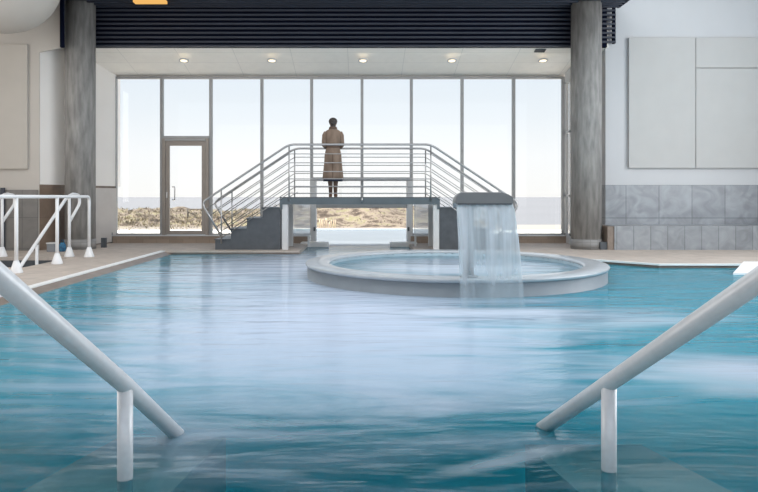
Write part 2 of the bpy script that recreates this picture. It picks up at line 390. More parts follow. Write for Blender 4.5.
    # surface foam at the jets, broad patches are painted sky reflection
    for (x, y, rx, ry, rot, st, fcol) in froth_sheen:
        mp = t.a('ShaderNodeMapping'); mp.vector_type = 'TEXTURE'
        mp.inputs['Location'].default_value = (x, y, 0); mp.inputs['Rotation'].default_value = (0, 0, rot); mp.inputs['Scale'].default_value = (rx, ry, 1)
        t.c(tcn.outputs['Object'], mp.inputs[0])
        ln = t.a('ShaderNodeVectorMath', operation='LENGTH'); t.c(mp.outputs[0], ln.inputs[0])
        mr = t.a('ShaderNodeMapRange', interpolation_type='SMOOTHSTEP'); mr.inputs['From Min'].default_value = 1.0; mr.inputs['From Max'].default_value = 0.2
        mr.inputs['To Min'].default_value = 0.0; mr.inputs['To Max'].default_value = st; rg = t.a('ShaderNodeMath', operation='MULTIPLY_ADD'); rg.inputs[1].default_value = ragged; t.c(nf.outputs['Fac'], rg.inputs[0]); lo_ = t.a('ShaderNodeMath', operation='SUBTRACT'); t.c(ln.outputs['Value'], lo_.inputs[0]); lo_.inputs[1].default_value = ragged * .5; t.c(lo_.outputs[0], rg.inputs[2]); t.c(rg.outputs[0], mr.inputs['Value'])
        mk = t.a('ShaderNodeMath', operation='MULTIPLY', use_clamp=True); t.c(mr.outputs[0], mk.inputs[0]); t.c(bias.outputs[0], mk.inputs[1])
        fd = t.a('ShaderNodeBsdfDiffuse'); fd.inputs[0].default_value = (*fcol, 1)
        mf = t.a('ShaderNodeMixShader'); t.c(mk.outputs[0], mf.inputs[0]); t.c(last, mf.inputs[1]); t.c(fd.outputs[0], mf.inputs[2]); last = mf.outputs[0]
    t.c(last, t.out.inputs[0]); return t.m
def mist_mat():
    t = NT('misted_glass'); tr = t.a('ShaderNodeBsdfTransparent'); tl = t.a('ShaderNodeBsdfTranslucent'); tl.inputs[0].default_value = (.86, .89, .92, 1)
    df = t.a('ShaderNodeBsdfDiffuse'); df.inputs[0].default_value = (.8, .82, .85, 1)
    m1 = t.a('ShaderNodeMixShader'); m1.inputs[0].default_value = .4; t.c(tl.outputs[0], m1.inputs[1]); t.c(df.outputs[0], m1.inputs[2])
    m2 = t.a('ShaderNodeMixShader'); m2.inputs[0].default_value = .42; t.c(tr.outputs[0], m2.inputs[1]); t.c(m1.outputs[0], m2.inputs[2])
    t.c(m2.outputs[0], t.out.inputs[0]); return t.m
M['mist'] = mist_mat()
FW = (0.70, 0.76, 0.86)
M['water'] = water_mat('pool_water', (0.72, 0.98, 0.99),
    ((-0.3, 7.0, 3.2, 5.2, 0.0, 1.0), (-1.3, 10.5, 2.7, 5.0, 0.0, 1.0), (1.4, 6.2, 2.2, 0.9, 0.0, 0.9), (2.75, 4.15, 1.3, 0.5, -0.35, 0.95), (0, 18.5, 5.0, 6.5, 0, 1.4)),  # broad patches paint the window reflection, small ones are jet foam
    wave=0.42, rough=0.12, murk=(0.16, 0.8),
    froth_sheen=((-1.2, 9.8, 2.3, 3.6, 0, 0.35, (.66, .73, .86)), (-0.3, 5.2, 2.5, 3.1, 0, 0.55, (.62, .69, .84)), (0, 18.8, 4.5, 6.0, 0, 1.3, (.165, .19, .215)), (2.3, 4.0, 1.1, 0.55, -0.3, 0.55, (.58, .63, .72)), (1.2, 6.35, 1.4, 0.35, 0.05, 0.45, FW), (1.9, 5.6, 2.2, 0.3, 0.25, 0.25, FW), (0.62, 2.76, 0.6, 0.10, 0.44, 0.3, FW)))
M['tub_water'] = water_mat('tub_water', (0.7, 0.97, 0.98), ((1.35, 9.6, 2.2, 1.6, 0.0, 0.8),), wave=0.4, rough=0.14, murk=(.85, .85), murk_col=(.12, .29, .38), froth_sheen=((1.35, 8.9, 1.9, 1.0, 0, .5, FW),))

def curtain_mat():
    t = NT('falling_water'); tcn = t.a('ShaderNodeTexCoord')
    mp = t.a('ShaderNodeMapping'); mp.inputs['Scale'].default_value = (11, 2, 0.3); t.c(tcn.outputs['Object'], mp.inputs[0])
    no = t.a('ShaderNodeTexNoise'); no.inputs['Scale'].default_value = 1.0; no.inputs['Detail'].default_value = 5; t.c(mp.outputs[0], no.inputs['Vector'])
    s = t.a('ShaderNodeSeparateXYZ'); t.c(tcn.outputs['Object'], s.inputs[0])
    mz = t.a('ShaderNodeMapRange', interpolation_type='SMOOTHSTEP'); mz.inputs['From Min'].default_value = 0.05; mz.inputs['From Max'].default_value = 0.85
    mz.inputs['To Min'].default_value = 0.20; mz.inputs['To Max'].default_value = 0.9; t.c(s.outputs['Z'], mz.inputs['Value'])
    mr = t.a('ShaderNodeMapRange'); mr.inputs['From Min'].default_value = 0.36; mr.inputs['From Max'].default_value = 0.62
    mr.inputs['To Min'].default_value = 0.42; mr.inputs['To Max'].default_value = 1.0; t.c(no.outputs['Fac'], mr.inputs['Value'])
    mu = t.a('ShaderNodeMath', operation='MULTIPLY'); t.c(mz.outputs[0], mu.inputs[0]); t.c(mr.outputs[0], mu.inputs[1])
    tr = t.a('ShaderNodeBsdfTransparent'); tr.inputs[0].default_value = (0.93, 0.97, 0.98, 1)
    df = t.a('ShaderNodeBsdfDiffuse'); df.inputs[0].default_value = (0.82, 0.85, 0.88, 1)
    tl = t.a('ShaderNodeBsdfTranslucent'); tl.inputs[0].default_value = (0.84, 0.87, 0.90, 1)
    m1 = t.a('ShaderNodeMixShader'); m1.inputs[0].default_value = 0.5; t.c(df.outputs[0], m1.inputs[1]); t.c(tl.outputs[0], m1.inputs[2])
    m2 = t.a('ShaderNodeMixShader'); t.c(mu.outputs[0], m2.inputs[0]); t.c(tr.outputs[0], m2.inputs[1]); t.c(m1.outputs[0], m2.inputs[2])
    t.c(m2.outputs[0], t.out.inputs[0]); return t.m
M['curtain'] = curtain_mat()

# ------------------------------------------------------------------ the place outside
YG = 15.1       # plane of the glass front
DZ = 0.06       # pool deck height above the water
def ground_h(x, y):
    # terrace, then a scrub dune on the left and centre, a beach running down to the sea on the right
    base = -0.10 if y < 22.5 else -0.10 - 0.036 * (y - 22.5)
    k = 1 / (1 + math.exp((x - 4.3 - 0.02 * y) / 0.8))
    t = min(1, max(0, (y - 23.2) / 5.5)); t = t * t * (3 - 2 * t)
    back = min(1, max(0, (y - 40) / 12))
    top = 0.52 + 0.10 * math.sin(x * 1.1 + 0.6) + 0.07 * math.sin(x * 2.7) + 0.06 * math.sin(y * 1.9 + x)
    top += 0.12 * math.exp(-((x - 0.5) / 2.5) ** 2)
    top -= 0.24 / (1 + math.exp((x + 4.0) / 0.8))
    d = k * t * (1 - back) * top
    n = 0.09 * (abs(math.sin(x * 2.3 + 1.7 * math.sin(y * 1.3))) - .5) + 0.05 * math.sin(x * 5.1 + y * 3.3) * math.sin(y * 4.7 - x * 2.2) + 0.04 * math.sin(x * 9.7 + 1.3) * math.sin(y * 8.1)
    return base * (1 - k * t * (1 - back)) + d + n * k * t
g = MB(); nx, ny = 150, 110
vv = [[None] * (ny + 1) for _ in range(nx + 1)]
for i in range(nx + 1):
    for j in range(ny + 1):
        x = -26 + 56 * i / nx; y = 22.6 + 46 * (j / ny) ** 1.6
        vv[i][j] = g.bm.verts.new((x, y, ground_h(x, y)))
for i in range(nx):
    for j in range(ny): g.bm.faces.new((vv[i][j], vv[i + 1][j], vv[i + 1][j + 1], vv[i][j + 1])).smooth = True
struct('dune_ground', g, M['dune'])
struct('sea', MB().prism([(-9000, 60), (9000, 60), (9000, 14000), (-9000, 14000)], -2.2, -1.6), M['sea'])
struct('terrace_ground', MB().box(-26, -2.6, 15.45, 22.8, -0.5, -0.04).box(2.6, 30, 15.45, 22.8, -0.5, -0.04)
       .box(-2.6, 2.6, 22.4, 22.8, -0.9, 0.02), M['terrace'])

def blades(name, m, n, fx, label, hh=(0.06, 0.17)):
    b = MB()
    for _ in range(n):
        x, y = fx()
        z = ground_h(x, y) - 0.02; h = random.uniform(*hh); a = random.uniform(0, 2 * PI); w = random.uniform(0.012, 0.03)
        lx, ly = random.uniform(-.12, .12), random.uniform(-.1, .1)
        dx, dy = math.cos(a) * w, math.sin(a) * w
        v = [b.bm.verts.new((x - dx, y - dy, z)), b.bm.verts.new((x + dx, y + dy, z)), b.bm.verts.new((x + lx, y + ly, z + h))]
        b.bm.faces.new(v)
    o = b.build(name, m); tag(o, label, 'grass', None, 'stuff'); return o
def fl():
    return random.uniform(-16, -4.2), random.choice((random.gauss(27.0, 1.2), random.uniform(25, 36)))
def fl2():
    return random.uniform(-16, 4.5), random.uniform(24.2, 34)
blades('dune_grass', M['grass_y'], 5200, fl, 'dry yellow grass on the dune beyond the windows on the left')
blades('beach_grass', M['grass_b'], 5200, fl2, 'pale straw grass scattered over the whole dune', (0.04, 0.11))
def stake(x, y, h, r, m, label, group=None):
    z = ground_h(x, y)
    o = MB().tube([(0, 0, -0.1), (random.uniform(-.01, .01), 0, h * .6), (random.uniform(-.02, .02), 0, h)], r, 7).build('fence_stake' if group else 'marker_post', m)
    o.location = (x, y, z); tag(o, label, 'stake' if group else 'post', group)
for i in range(9):
    p = px(319 + 2.1 * i + random.uniform(-.3, .3), 226, 24.0)
    stake(p.x, 24.0 + random.uniform(-.2, .2), random.uniform(0.30, 0.46), 0.018, M['stake'], 'weathered wooden stake of the short fence at the dune foot beyond the gate', 'stakes of the dune fence')
p = px(188, 211, 28.5)
stake(p.x, 28.5, 0.40, 0.035, M['stake_dk'], 'short dark post standing in the grass seen through the glass door')

# ------------------------------------------------------------------ shell of the hall
HT = 6.6
# pool basin
POOL = [(-3.66, 0.55), (3.9, 0.55), (9.5, 0.55), (9.5, 10.2), (4.6, 10.22), (3.95, 10.85), (2.2, 12.2), (1.04, 12.72), (1.04, 15.02), (2.6, 15.45), (2.6, 22.4), (-2.6, 22.4), (-2.6, 15.45), (-1.2, 15.02), (-1.2, 12.72), (-3.66, 12.72)]
struct('pool_basin_floor', MB().prism(POOL, -1.35, -1.2), M['pool_tile'])
w = MB(); n = len(POOL)
for i in range(n):
    a, b = POOL[i], POOL[(i + 1) % n]
    v = [w.bm.verts.new((a[0], a[1], -1.25)), w.bm.verts.new((b[0], b[1], -1.25)), w.bm.verts.new((b[0], b[1], -0.02)), w.bm.verts.new((a[0], a[1], -0.02))]
    w.bm.faces.new(v)
struct('pool_basin_wall', w, M['pool_tile'])
# deck (with the opening of the small stairwell on the left)
dk = MB()
SX0, SX1, SY0, SY1 = -6.6, -5.0, 9.75, 11.35
FT = DZ - .05
dk.box(-9.5, SX0, -4, 12.9, FT, DZ); dk.box(SX0, SX1, -4, SY0, FT, DZ); dk.box(SX0, SX1, SY1, 12.9, FT, DZ); dk.box(SX1, -3.9, -4, 12.9, FT, DZ)
dk.prism([(-9.5, 12.9), (-1.2, 12.9), (-1.2, 15.02), (-6, 15.3), (-9.5, 15.3)], -0.25, DZ)
dk.box(-3.86, 9.5, -4, 0.55, -0.25, DZ)
dk.prism([(1.04, 12.9), (2.3, 12.38), (4.05, 11.0), (4.7, 10.38), (9.5, 10.36), (9.5, 15.3), (5, 15.3), (1.04, 15.02)], -0.25, DZ)
struct('floor', dk, M['deck'])
gt = MB()
gt.prism_y([(-3.79, DZ - .01), (-3.79, -0.3), (-3.64, -0.3), (-3.64, -0.012)], 0.55, 12.72)
struct('trim_gutter', gt, M['gutter'])
ns = MB(); ns.box(-3.90, -3.79, 0.55, 12.74, -0.2, DZ + .004)
rim = [(2.2, 12.2), (3.95, 10.85), (4.6, 10.22), (9.5, 10.2)]; rim2 = [(9.5, 10.27), (4.62, 10.29), (3.99, 10.92), (2.24, 12.28)]
ns.prism(rim + rim2, DZ - .022, DZ + .004)
struct('trim_nosing', ns, M['nosing'])
gk = MB(); gk.prism([(2.2, 12.23), (3.96, 10.88), (4.61, 10.25), (9.5, 10.23), (9.5, 10.4), (4.7, 10.4), (4.05, 11.02), (2.3, 12.4)], -0.3, DZ - .022)
gk.box(-3.80, -1.2, 12.72, 12.9, -0.3, DZ - .03)
struct('trim_gutter_far', gk, M['gutter'])
dke = MB(); dke.box(-3.80, -1.2, 12.70, 12.9, DZ - .03, DZ); dke.prism([(1.04, 12.72), (2.24, 12.28), (3.99, 10.92), (4.62, 10.29), (9.5, 10.27), (9.5, 10.36), (4.7, 10.38), (4.05, 11.0), (2.3, 12.38), (1.04, 12.9)], DZ - .03, DZ)
struct('floor_edge', dke, M['deck'])
# stairwell under the left deck
sw = MB(); sw.box(SX0 - .1, SX1 + .1, SY0 - .1, SY1 + .1, -1.4, -1.3)
sw.box(SX0 - .1, SX0, SY0 - .1, SY1 + .1, -1.4, FT); sw.box(SX1, SX1 + .1, SY0 - .1, SY1 + .1, -1.4, FT)
sw.box(SX0, SX1, SY0 - .1, SY0, -1.4, FT); sw.box(SX0, SX1, SY1, SY1 + .1, -1.4, FT)
for i in range(4): sw.box(SX0, SX1, SY1 - 0.32 * (i + 1), SY1 - 0.32 * i, -1.35, -0.16 - 0.2 * i)
struct('trim_stairwell', sw, M['slate'])

# front walls of the hall on either side of the bay
WL = 12.85; WR = 13.7
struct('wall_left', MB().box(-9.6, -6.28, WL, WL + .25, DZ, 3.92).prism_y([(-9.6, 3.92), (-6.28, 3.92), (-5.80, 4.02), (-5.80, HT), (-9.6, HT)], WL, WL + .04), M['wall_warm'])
struct('wall_bay_left', MB().prism([(-6.28, WL + .02), (-6.28, WL + .3), (-5.83, 15.35), (-5.62, 15.35), (-5.62, 15.05)], 1.345, 4.6), M['wall_bay'])
struct('trim_wainscot_left', MB().box(-9.6, -6.30, WL - .03, WL, DZ, 1.24), M['wtile_dk'])
struct('trim_post_left', MB().box(-7.0, -6.93, WL - .08, WL - .031, DZ, 1.28), M['navy'])
struct('trim_wainscot_bay', MB().prism([(-6.28, WL), (-6.28, WL + .3), (-5.84, 15.3), (-5.64, 15.05)], DZ, 1.345), M['wtile_br'])
struct('trim_wainscot_pale', MB().prism([(-5.98, 13.95), (-5.93, 13.95), (-5.60, 15.06), (-5.65, 15.06)], DZ + .02, 1.30), M['wtile_lt'])
WX = px(605.5, 0, WR).x; ZW = 1.349; LF = 12.98
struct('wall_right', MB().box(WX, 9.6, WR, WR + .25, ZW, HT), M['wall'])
struct('trim_wainscot_right', MB().box(WX, 9.6, WR, WR + .25, DZ, ZW), M['wtile'])
struct('trim_ledge_right', MB().box(px(614.5, 0, LF).x, 9.6, LF, WR, DZ, 0.53), M['wtile_lo'])
struct('trim_ledge_end', MB().box(px(608, 0, LF).x, px(614.5, 0, LF).x, LF + .02, WR, DZ, 0.52), M['gutter'])
struct('wall_right_return', MB().box(WX, WX + .2, WR + .25, 14.6, DZ, 4.6), M['wall_bay'])
struct('wall_right_front', MB().box(4.62, WX, 14.40, 14.6, DZ, 4.6), M['wall_bay'])
# hall sides and back
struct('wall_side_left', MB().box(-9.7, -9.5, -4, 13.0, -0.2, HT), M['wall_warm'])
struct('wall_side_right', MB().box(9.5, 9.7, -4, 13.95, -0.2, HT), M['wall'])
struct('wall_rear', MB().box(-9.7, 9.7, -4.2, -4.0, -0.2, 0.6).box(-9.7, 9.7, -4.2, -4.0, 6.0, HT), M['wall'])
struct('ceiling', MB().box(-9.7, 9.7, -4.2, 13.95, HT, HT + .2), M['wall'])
# soffit of the bay, rising inward; the front fascia wall behind the slats
ZS0, ZS1 = 4.20, 3.85
struct('ceiling_bay', MB().prism_x([(13.66, ZS0), (YG + .1, ZS1), (YG + .1, ZS1 + .5), (13.66, ZS0 + .5)], -6.4, 5.1), M['soffit'])
struct('wall_front_fascia', MB().box(-6.2, WX + .05, 13.72, 13.9, ZS0 + .02, HT).box(-9.6, -6.28, 12.86, 13.8, 4.6, HT), M['wall'])
struct('trim_plinth_left', MB().box(-5.72, -1.55, YG - .18, YG + .2, DZ, 0.215), M['plinth'])
struct('trim_plinth_right', MB().box(1.55, 4.62, YG - .18, YG + .2, DZ, 0.215), M['plinth'])
struct('trim_sill', MB().box(-5.70, -1.2, YG - .21, YG + .2, 0.215, 0.235).box(1.1, 4.64, YG - .21, YG + .2, 0.215, 0.235), M['alu_white'])
struct('trim_plinth_gate', MB().box(-1.55, -1.2, YG - .18, YG + .2, 0.05, 0.215).box(1.1, 1.55, YG - .18, YG + .2, 0.05, 0.215), M['plinth'])
# little white kerbs that reach into the channel
struct('trim_kerb', MB().bbox(-1.36, -0.74, 14.55, 14.86, -0.3, 0.10, .02).bbox(0.62, 1.22, 14.55, 14.86, -0.3, 0.10, .02), M['nosing'])

# white dome hanging from the ceiling at the upper left
dm = MB(); prof = [(0, 4.93 - .98)]
for k in range(1, 15):
    a = k / 14 * PI / 2; prof.append((.98 * math.sin(a), 4.93 - .98 * math.cos(a)))
prof += [(.98, HT), (0, HT)]
dm.lathe(prof, -6.24, 11.4, 64)
struct('ceiling_dome', dm, M['wall_warm'])

# ------------------------------------------------------------------ glass front: nine bays
X0, X1 = px(115.5, 0, YG).x, px(563, 0, YG).x
mull = [px(v, 0, YG).x for v in (115.5, 162, 211, 262, 311.7, 362, 411.3, 462, 513.5, 563)]
ZT, ZB = 3.85, 0.235
HW = 0.033
for i in range(9):
    a, b = mull[i], mull[i + 1]
    name = 'window_%d' % (i + 1)
    gate = i in (4, 5)
    zb = 0.96 if gate else ZB
    f = MB()
    f.box(a - HW, a + HW, YG - .05, YG + .05, ZB if i != 5 else 1.0, ZT)
    if i == 8: f.box(b - HW, b + HW, YG - .05, YG + .05, ZB, ZT)
    bb = b - HW
    f.box(a + HW, bb, YG - .045, YG + .045, ZT - .05, ZT)
    if i == 1:
        zd = px(0, 137.5, YG).z
        f.box(a + HW, bb, YG - .07, YG + .07, zd - .03, zd + .03)
        fr = tag(f.build(name, M['alu']), None, None, None, 'structure')
        tag(MB().box(a + HW, bb, YG - .008, YG + .008, zd + .03, ZT - .05).build('pane', M['glass'], fr), kind='structure')
        continue
    f.box(a + HW, bb, YG - .06, YG + .06, zb, zb + .035)
    fr = tag(f.build(name, M['alu']), None, None, None, 'structure')
    tag(MB().box(a + HW, bb, YG - .008, YG + .008, zb + .035, ZT - .05).build('pane', M['glass'], fr), kind='structure')
# the glass door in the second bay
a, b = mull[1], mull[2]; zd = px(0, 137.5, YG).z - .03
f = MB(); yy0, yy1 = YG - .10, YG + .06
f.box(a + HW, a + HW + .07, yy0, yy1, ZB, zd); f.box(b - HW - .07, b - HW, yy0, yy1, ZB, zd); f.box(a + HW + .07, b - HW - .07, yy0, yy1, zd - .06, zd)
door = tag(f.build('door_1', M['alu_warm']), None, None, None, 'structure')
la, lb, lz0, lz1 = a + HW + .075, b - HW - .075, ZB + .01, zd - .065
lf = MB(); fw = .085
lf.box(la, la + fw, YG - .085, YG - .035, lz0, lz1); lf.box(lb - fw, lb, YG - .085, YG - .035, lz0, lz1)
lf.box(la + fw, lb - fw, YG - .085, YG - .035, lz0, lz0 + .09); lf.box(la + fw, lb - fw, YG - .085, YG - .035, lz1 - .10, lz1)
leaf = lf.build('door_leaf', M['alu_warm'], door)
MB().box(la + fw, lb - fw, YG - .065, YG - .055, lz0 + .09, lz1 - .10).build('pane', M['glass'], leaf, True)
hx = px(173.6, 0, YG).x; h0, h1 = px(0, 200, YG).z, px(0, 187, YG).z
MB().tube([(hx, YG - .09, h0), (hx + .075, YG - .17, h0), (hx + .075, YG - .17, h1), (hx, YG - .09, h1)], .013, 8, .03).build('door_handle', M['steel'], leaf, True)
MB().bbox(la + .01, la + .05, YG - .10, YG - .083, px(0, 197, YG).z - .02, px(0, 192, YG).z, .004).build('door_lock', M['steel'], leaf, True)
MB().bbox(a + .1, b - .1, YG - .13, YG - .085, zd - .055, zd - .01, .006).build('door_closer', M['alu'], door, True)

# the side window of the bay on the right
f = MB(); xs = 4.62; y0, y1 = 14.62, 15.0
zt, zm, zq = 3.72, px(0, 133, 14.8).z, px(0, 197, 14.8).z
f.box(xs - .01, xs + .05, y0, y0 + .06, ZB, zt); f.box(xs - .01, xs + .05, y1 - .06, y1, ZB, zt)
for z in (ZB, zq, zm, zt - .05): f.box(xs - .01, xs + .05, y0, y1, z, z + .05)
f.box(xs - .01, xs + .05, y0, y1, zt, 4.3)
f.box(xs - .01, xs + .05, y0 - .2, y1 + .1, DZ, ZB)
wd = tag(f.build('window_10', M['alu_white']), None, None, None, 'structure')
tag(MB().box(xs + .012, xs + .022, y0 + .06, y1 - .06, ZB + .05, zt - .05).build('pane', M['glass'], wd), kind='structure')

struct('trim_jamb', MB().box(px(109.5, 0, YG).x, px(113.8, 0, YG).x, YG - .10, YG + .08, DZ, 3.9), M['alu_warm'])
# the low gate over the channel
gate = thing('water_gate', 'pale framed portal through the glass front where the channel runs outdoors under the bridge', 'gate', (0, YG, 0))
gx0, gx1 = px(311, 0, YG).x, px(412, 0, YG).x
gz = px(0, 177.5, YG).z
for sgn, (xa, xb) in ((-1, (gx0, gx0 + .125)), (1, (gx1 - .125, gx1))):
    MB().bbox(xa, xb, YG - .16, YG + .10, 0.03, gz - .08, .008).build('jamb', M['alu_white'], gate)
MB().bbox(gx0, gx1, YG - .16, YG + .10, gz - .08, gz, .008).build('header', M['alu'], gate)
MB().bbox(gx0 + .125, gx1 - .125, YG - .13, YG + .06, .85, .94, .008).build('crossbar', M['alu'], gate)
MB().box(gx0 + .125, gx1 - .125, YG - .03, YG - .02, .94, gz - .08).build('pane', M['glass'], gate)
for xx in (gx0 + .09, gx1 - .09): MB().bbox(xx - .02, xx + .02, YG - .19, YG - .155, .33, .42, .005).build('latch', M['slate'], gate)

# ------------------------------------------------------------------ columns
def column(x, y, r, z1, side):
    c = MB().lathe([(r, 0.26), (r, z1)], x, y, 56)
    o = struct('concrete_column', c, M['concrete'])
    cc = MB().lathe([(r + .006, DZ), (r + .006, 0.26)], x, y, 56).build('column_foot', M['collar'], o)
    return o
column(-5.675, 13.3, 0.29, 5.2, 'left')
column(4.518, 13.3, 0.298, 5.2, 'right')
struct('trim_column_foot', MB().box(4.70, 4.95, 13.02, 13.2, DZ, 0.21), M['slate'])
struct('trim_bay_corner', MB().box(-5.36, -5.26, 13.55, 13.62, DZ, 0.26).box(-5.72, -5.64, 14.9, 15.05, DZ, .3), M['slate'])

# ------------------------------------------------------------------ slatted louvre under the ceiling
lv = thing('slatted_louvre', 'dark navy slatted louvre above the glass front between the two concrete columns', 'louvre', (0, 13.65, 4.6))
sl = MB(); LX0, LX1 = px(62.5, 0, 13.65).x, px(614.5, 0, 13.62).x
zz = px(0, 42.5, 13.62).z
k = 0
while zz + k * .0925 < 4.99:
    z = zz + k * .0925; sl.box(LX0, LX1, 13.55, 13.60, z - .019, z + .019); k += 1
zb = px(0, 46.5, 13.65).z; sl.box(LX0 + .05, px(600, 0, 13.65).x, 13.58, 13.64, zb - .02, zb + .02)
for j in range(15):
    y = 13.46 - j * .17; sl.box(LX0 - .1, LX1 + .06, y - .02, y + .02, 4.965, 5.04)
sl.build('slat', M['navy'], lv)
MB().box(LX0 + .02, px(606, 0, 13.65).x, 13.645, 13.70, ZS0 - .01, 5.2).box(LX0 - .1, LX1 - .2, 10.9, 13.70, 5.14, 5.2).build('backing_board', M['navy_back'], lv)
MB().box(px(60.8, 0, 12.8).x, px(64.2, 0, 12.8).x, 12.76, 12.83, px(0, 47.5, 12.8).z, 5.0).build('end_post', M['navy_back'], lv)
MB().box(LX1 - .05, LX1, 13.56, 13.64, zz - .03, 5.0).build('end_post', M['navy_back'], lv)
MB().box(px(600.5, 0, 13.65).x, px(606, 0, 13.65).x, 13.59, 13.66, ZS0 - .01, 5.0).build('end_post', M['navy_back'], lv)
MB().box(LX1 + .02, LX1 + .07, 10.9, 13.56, 4.98, 5.06).build('edge_rail', M['navy_back'], lv)
MB().box(LX0 - .13, LX0 - .08, 10.9, 13.56, 4.98, 5.06).build('edge_rail', M['navy_back'], lv)
al = MB().bbox(px(136, 0, 13.05).x, px(168, 0, 13.05).x, 12.86, 13.02, 4.90, 4.96, .01).build('strip_lamp', M['amber'])
tag(al, 'amber glowing strip lamp under the dark slats near the left column', 'lamp')

# downlights in the soffit
names = ['leftmost of five, above the glass door', 'second of five, above the bridge left end', 'middle one of five, above the middle of the bridge',
         'fourth of five, right of the bridge top', 'rightmost of five, nearest the right column']
for i, x in enumerate((184, 272, 363, 452, 543)):
    tt = (60.5 - 47.5) / (77 - 47.5)
    Y = 14.2
    z = ZS0 + (ZS1 - ZS0) * (Y - 13.66) / (YG + .1 - 13.66)
    # solve the distance at which the soffit crosses this image row
    for _ in range(12):
        z = ZS0 + (ZS1 - ZS0) * (Y - 13.66) / (YG + .1 - 13.66); Y = (z - EYE) * FPX / (HY - 60.5)
    X = (x - CX) * Y / FPX
    d = thing('downlight', 'small warm soffit downlight, ' + names[i], 'downlight', (X, Y, z), 'downlights in the soffit')
    ang = math.atan2(ZS1 - ZS0, YG + .1 - 13.66)
    r_ = MB().lathe([(.075, -.012), (.105, -.012), (.105, .01), (.075, .01)], 0, 0, 24, closed=True).build('trim_ring', M['alu_white'], d, True)
    l_ = MB().lathe([(.076, -.006), (.076, .008)], 0, 0, 24).build('lens', M['downlight'], d, True)
    d.rotation_euler = (ang, 0, 0)
    ld = bpy.data.lights.new('downlight_lamp', 'SPOT'); ld.energy = 6; ld.color = (1, .84, .6); ld.spot_size = 1.9; ld.spot_blend = .6; ld.shadow_soft_size = .05
    lo = bpy.data.objects.new('lamp', ld); COL.objects.link(lo); lo.parent = d; lo.location = (0, 0, -.03)
p = px(540, 49.5, 13.8)
vt = MB().box(-.11, .11, -.07, .07, -.02, .0)
for i in range(4): vt.box(-.10, .10, -.055 + i * .034, -.045 + i * .034, -.028, -.02)
v = vt.build('ceiling_vent', M['slate']); v.location = (p.x, 13.8, 4.172); v.rotation_euler = (math.atan2(ZS1 - ZS0, YG + .1 - 13.66), 0, 0)
tag(v, 'small dark vent grille in the soffit just below the louvre, near the right column', 'vent')

# ------------------------------------------------------------------ wall panels
rp_ = thing('acoustic_panel', 'large pale grey acoustic panel on the right wall above the tiles', 'wall panel', (6.8, WR, 2.9))
yp = WR - .07
a0, a1, a2 = px(629, 0, yp).x, px(695.6, 0, yp).x, px(696.2, 0, yp).x
zt, zb, zs = px(0, 37.5, yp).z, px(0, 168, yp).z, px(0, 68, yp).z
MB().bbox(a0, a1, yp, WR - .004, zb, zt, .006).build('board', M['panel'], rp_)
MB().bbox(a2, 9.2, yp, WR - .004, zs + .006, zt, .006).build('board', M['panel'], rp_)
MB().bbox(a2, 9.2, yp, WR - .004, zb, zs - .006, .006).build('board', M['panel'], rp_)
lp = thing('acoustic_panel', 'beige acoustic panel on the left wall under the white dome', 'wall panel', (-7.4, WL, 2.9))
yl = WL - .06
MB().bbox(-9.3, px(27, 0, yl).x, yl, WL - .004, px(0, 169, yl).z, px(0, 44, yl).z, .008).build('board', M['panel_warm'], lp)

# ------------------------------------------------------------------ footbridge
BF, BB = 13.0, 13.96
br = thing('footbridge', 'steel footbridge with dark deck edge spanning the pool channel in front of the glass', 'footbridge', (0, 13.5, DZ))
xl, xr = -1.615, 1.53
MB().box(xl, xr, BF - .03, BB + .03, 1.082, 1.10).build('deck_plate', M['slate'], br)
MB().box(xl, xr, BF - .04, BF + .02, .955, 1.082).build('side_beam', M['steel_dk'], br)
MB().box(xl, xr, BB - .02, BB + .04, .955, 1.082).build('side_beam', M['steel_dk'], br)
MB().box(xl + .1, xr - .1, BF + .02, BB - .02, 1.02, 1.08).build('under_plate', M['steel_dk'], br)
for (x0, x1) in ((-1.575, -1.455), (1.40, 1.52)):
    for y in (BF - .02, BB - .08):
        lg = MB().bbox(x0, x1, y, y + .10, DZ, .958, .006).build('leg', M['alu_white'], br)
for (x0, x1) in ((xl, xl + .05), (xr - .05, xr)):
    MB().box(x0, x1, BF - .04, BF + .06, DZ + .8, .955).build('end_plate', M['steel_dk'], br)
MB().tube([(0.0, BF - .05, 1.0), (0.0, BF - .05, 1.09)], .02, 8).build('bolt', M['steel'], br)

def steps(side):
    e = xl if side < 0 else xr
    rise = (1.10 - DZ) / 5; tread = .312
    poly = [(e, DZ)]
    x = e; z = 1.10
    poly = []
    pts = [(e, DZ), (e, DZ + 4 * rise)]
    for i in range(4):
        x2 = e + side * (tread * (i + 1) + .03)
        pts.append((x2, DZ + rise * (4 - i)))
        pts.append((x2, DZ + rise * (3 - i)))
    o = MB().prism_y(pts, BF + .01, BB - .01).build('stone_steps', M['slate'])
    # thin tread slabs with a small nosing
    for i in range(4):
        xa = e + side * (tread * i + .02 if i else 0.0); xb = e + side * (tread * (i + 1) + .045)
        z = DZ + rise * (4 - i)
        MB().box(min(xa, xb), max(xa, xb), BF - .005, BB + .005, z - .02, z + .004).build('tread', M['slate'], o)
    return o
tag(steps(-1), 'dark grey clad steps going up to the left end of the footbridge', 'steps')
tag(steps(1), 'dark grey clad steps at the right end of the footbridge, half hidden by the waterfall', 'steps')

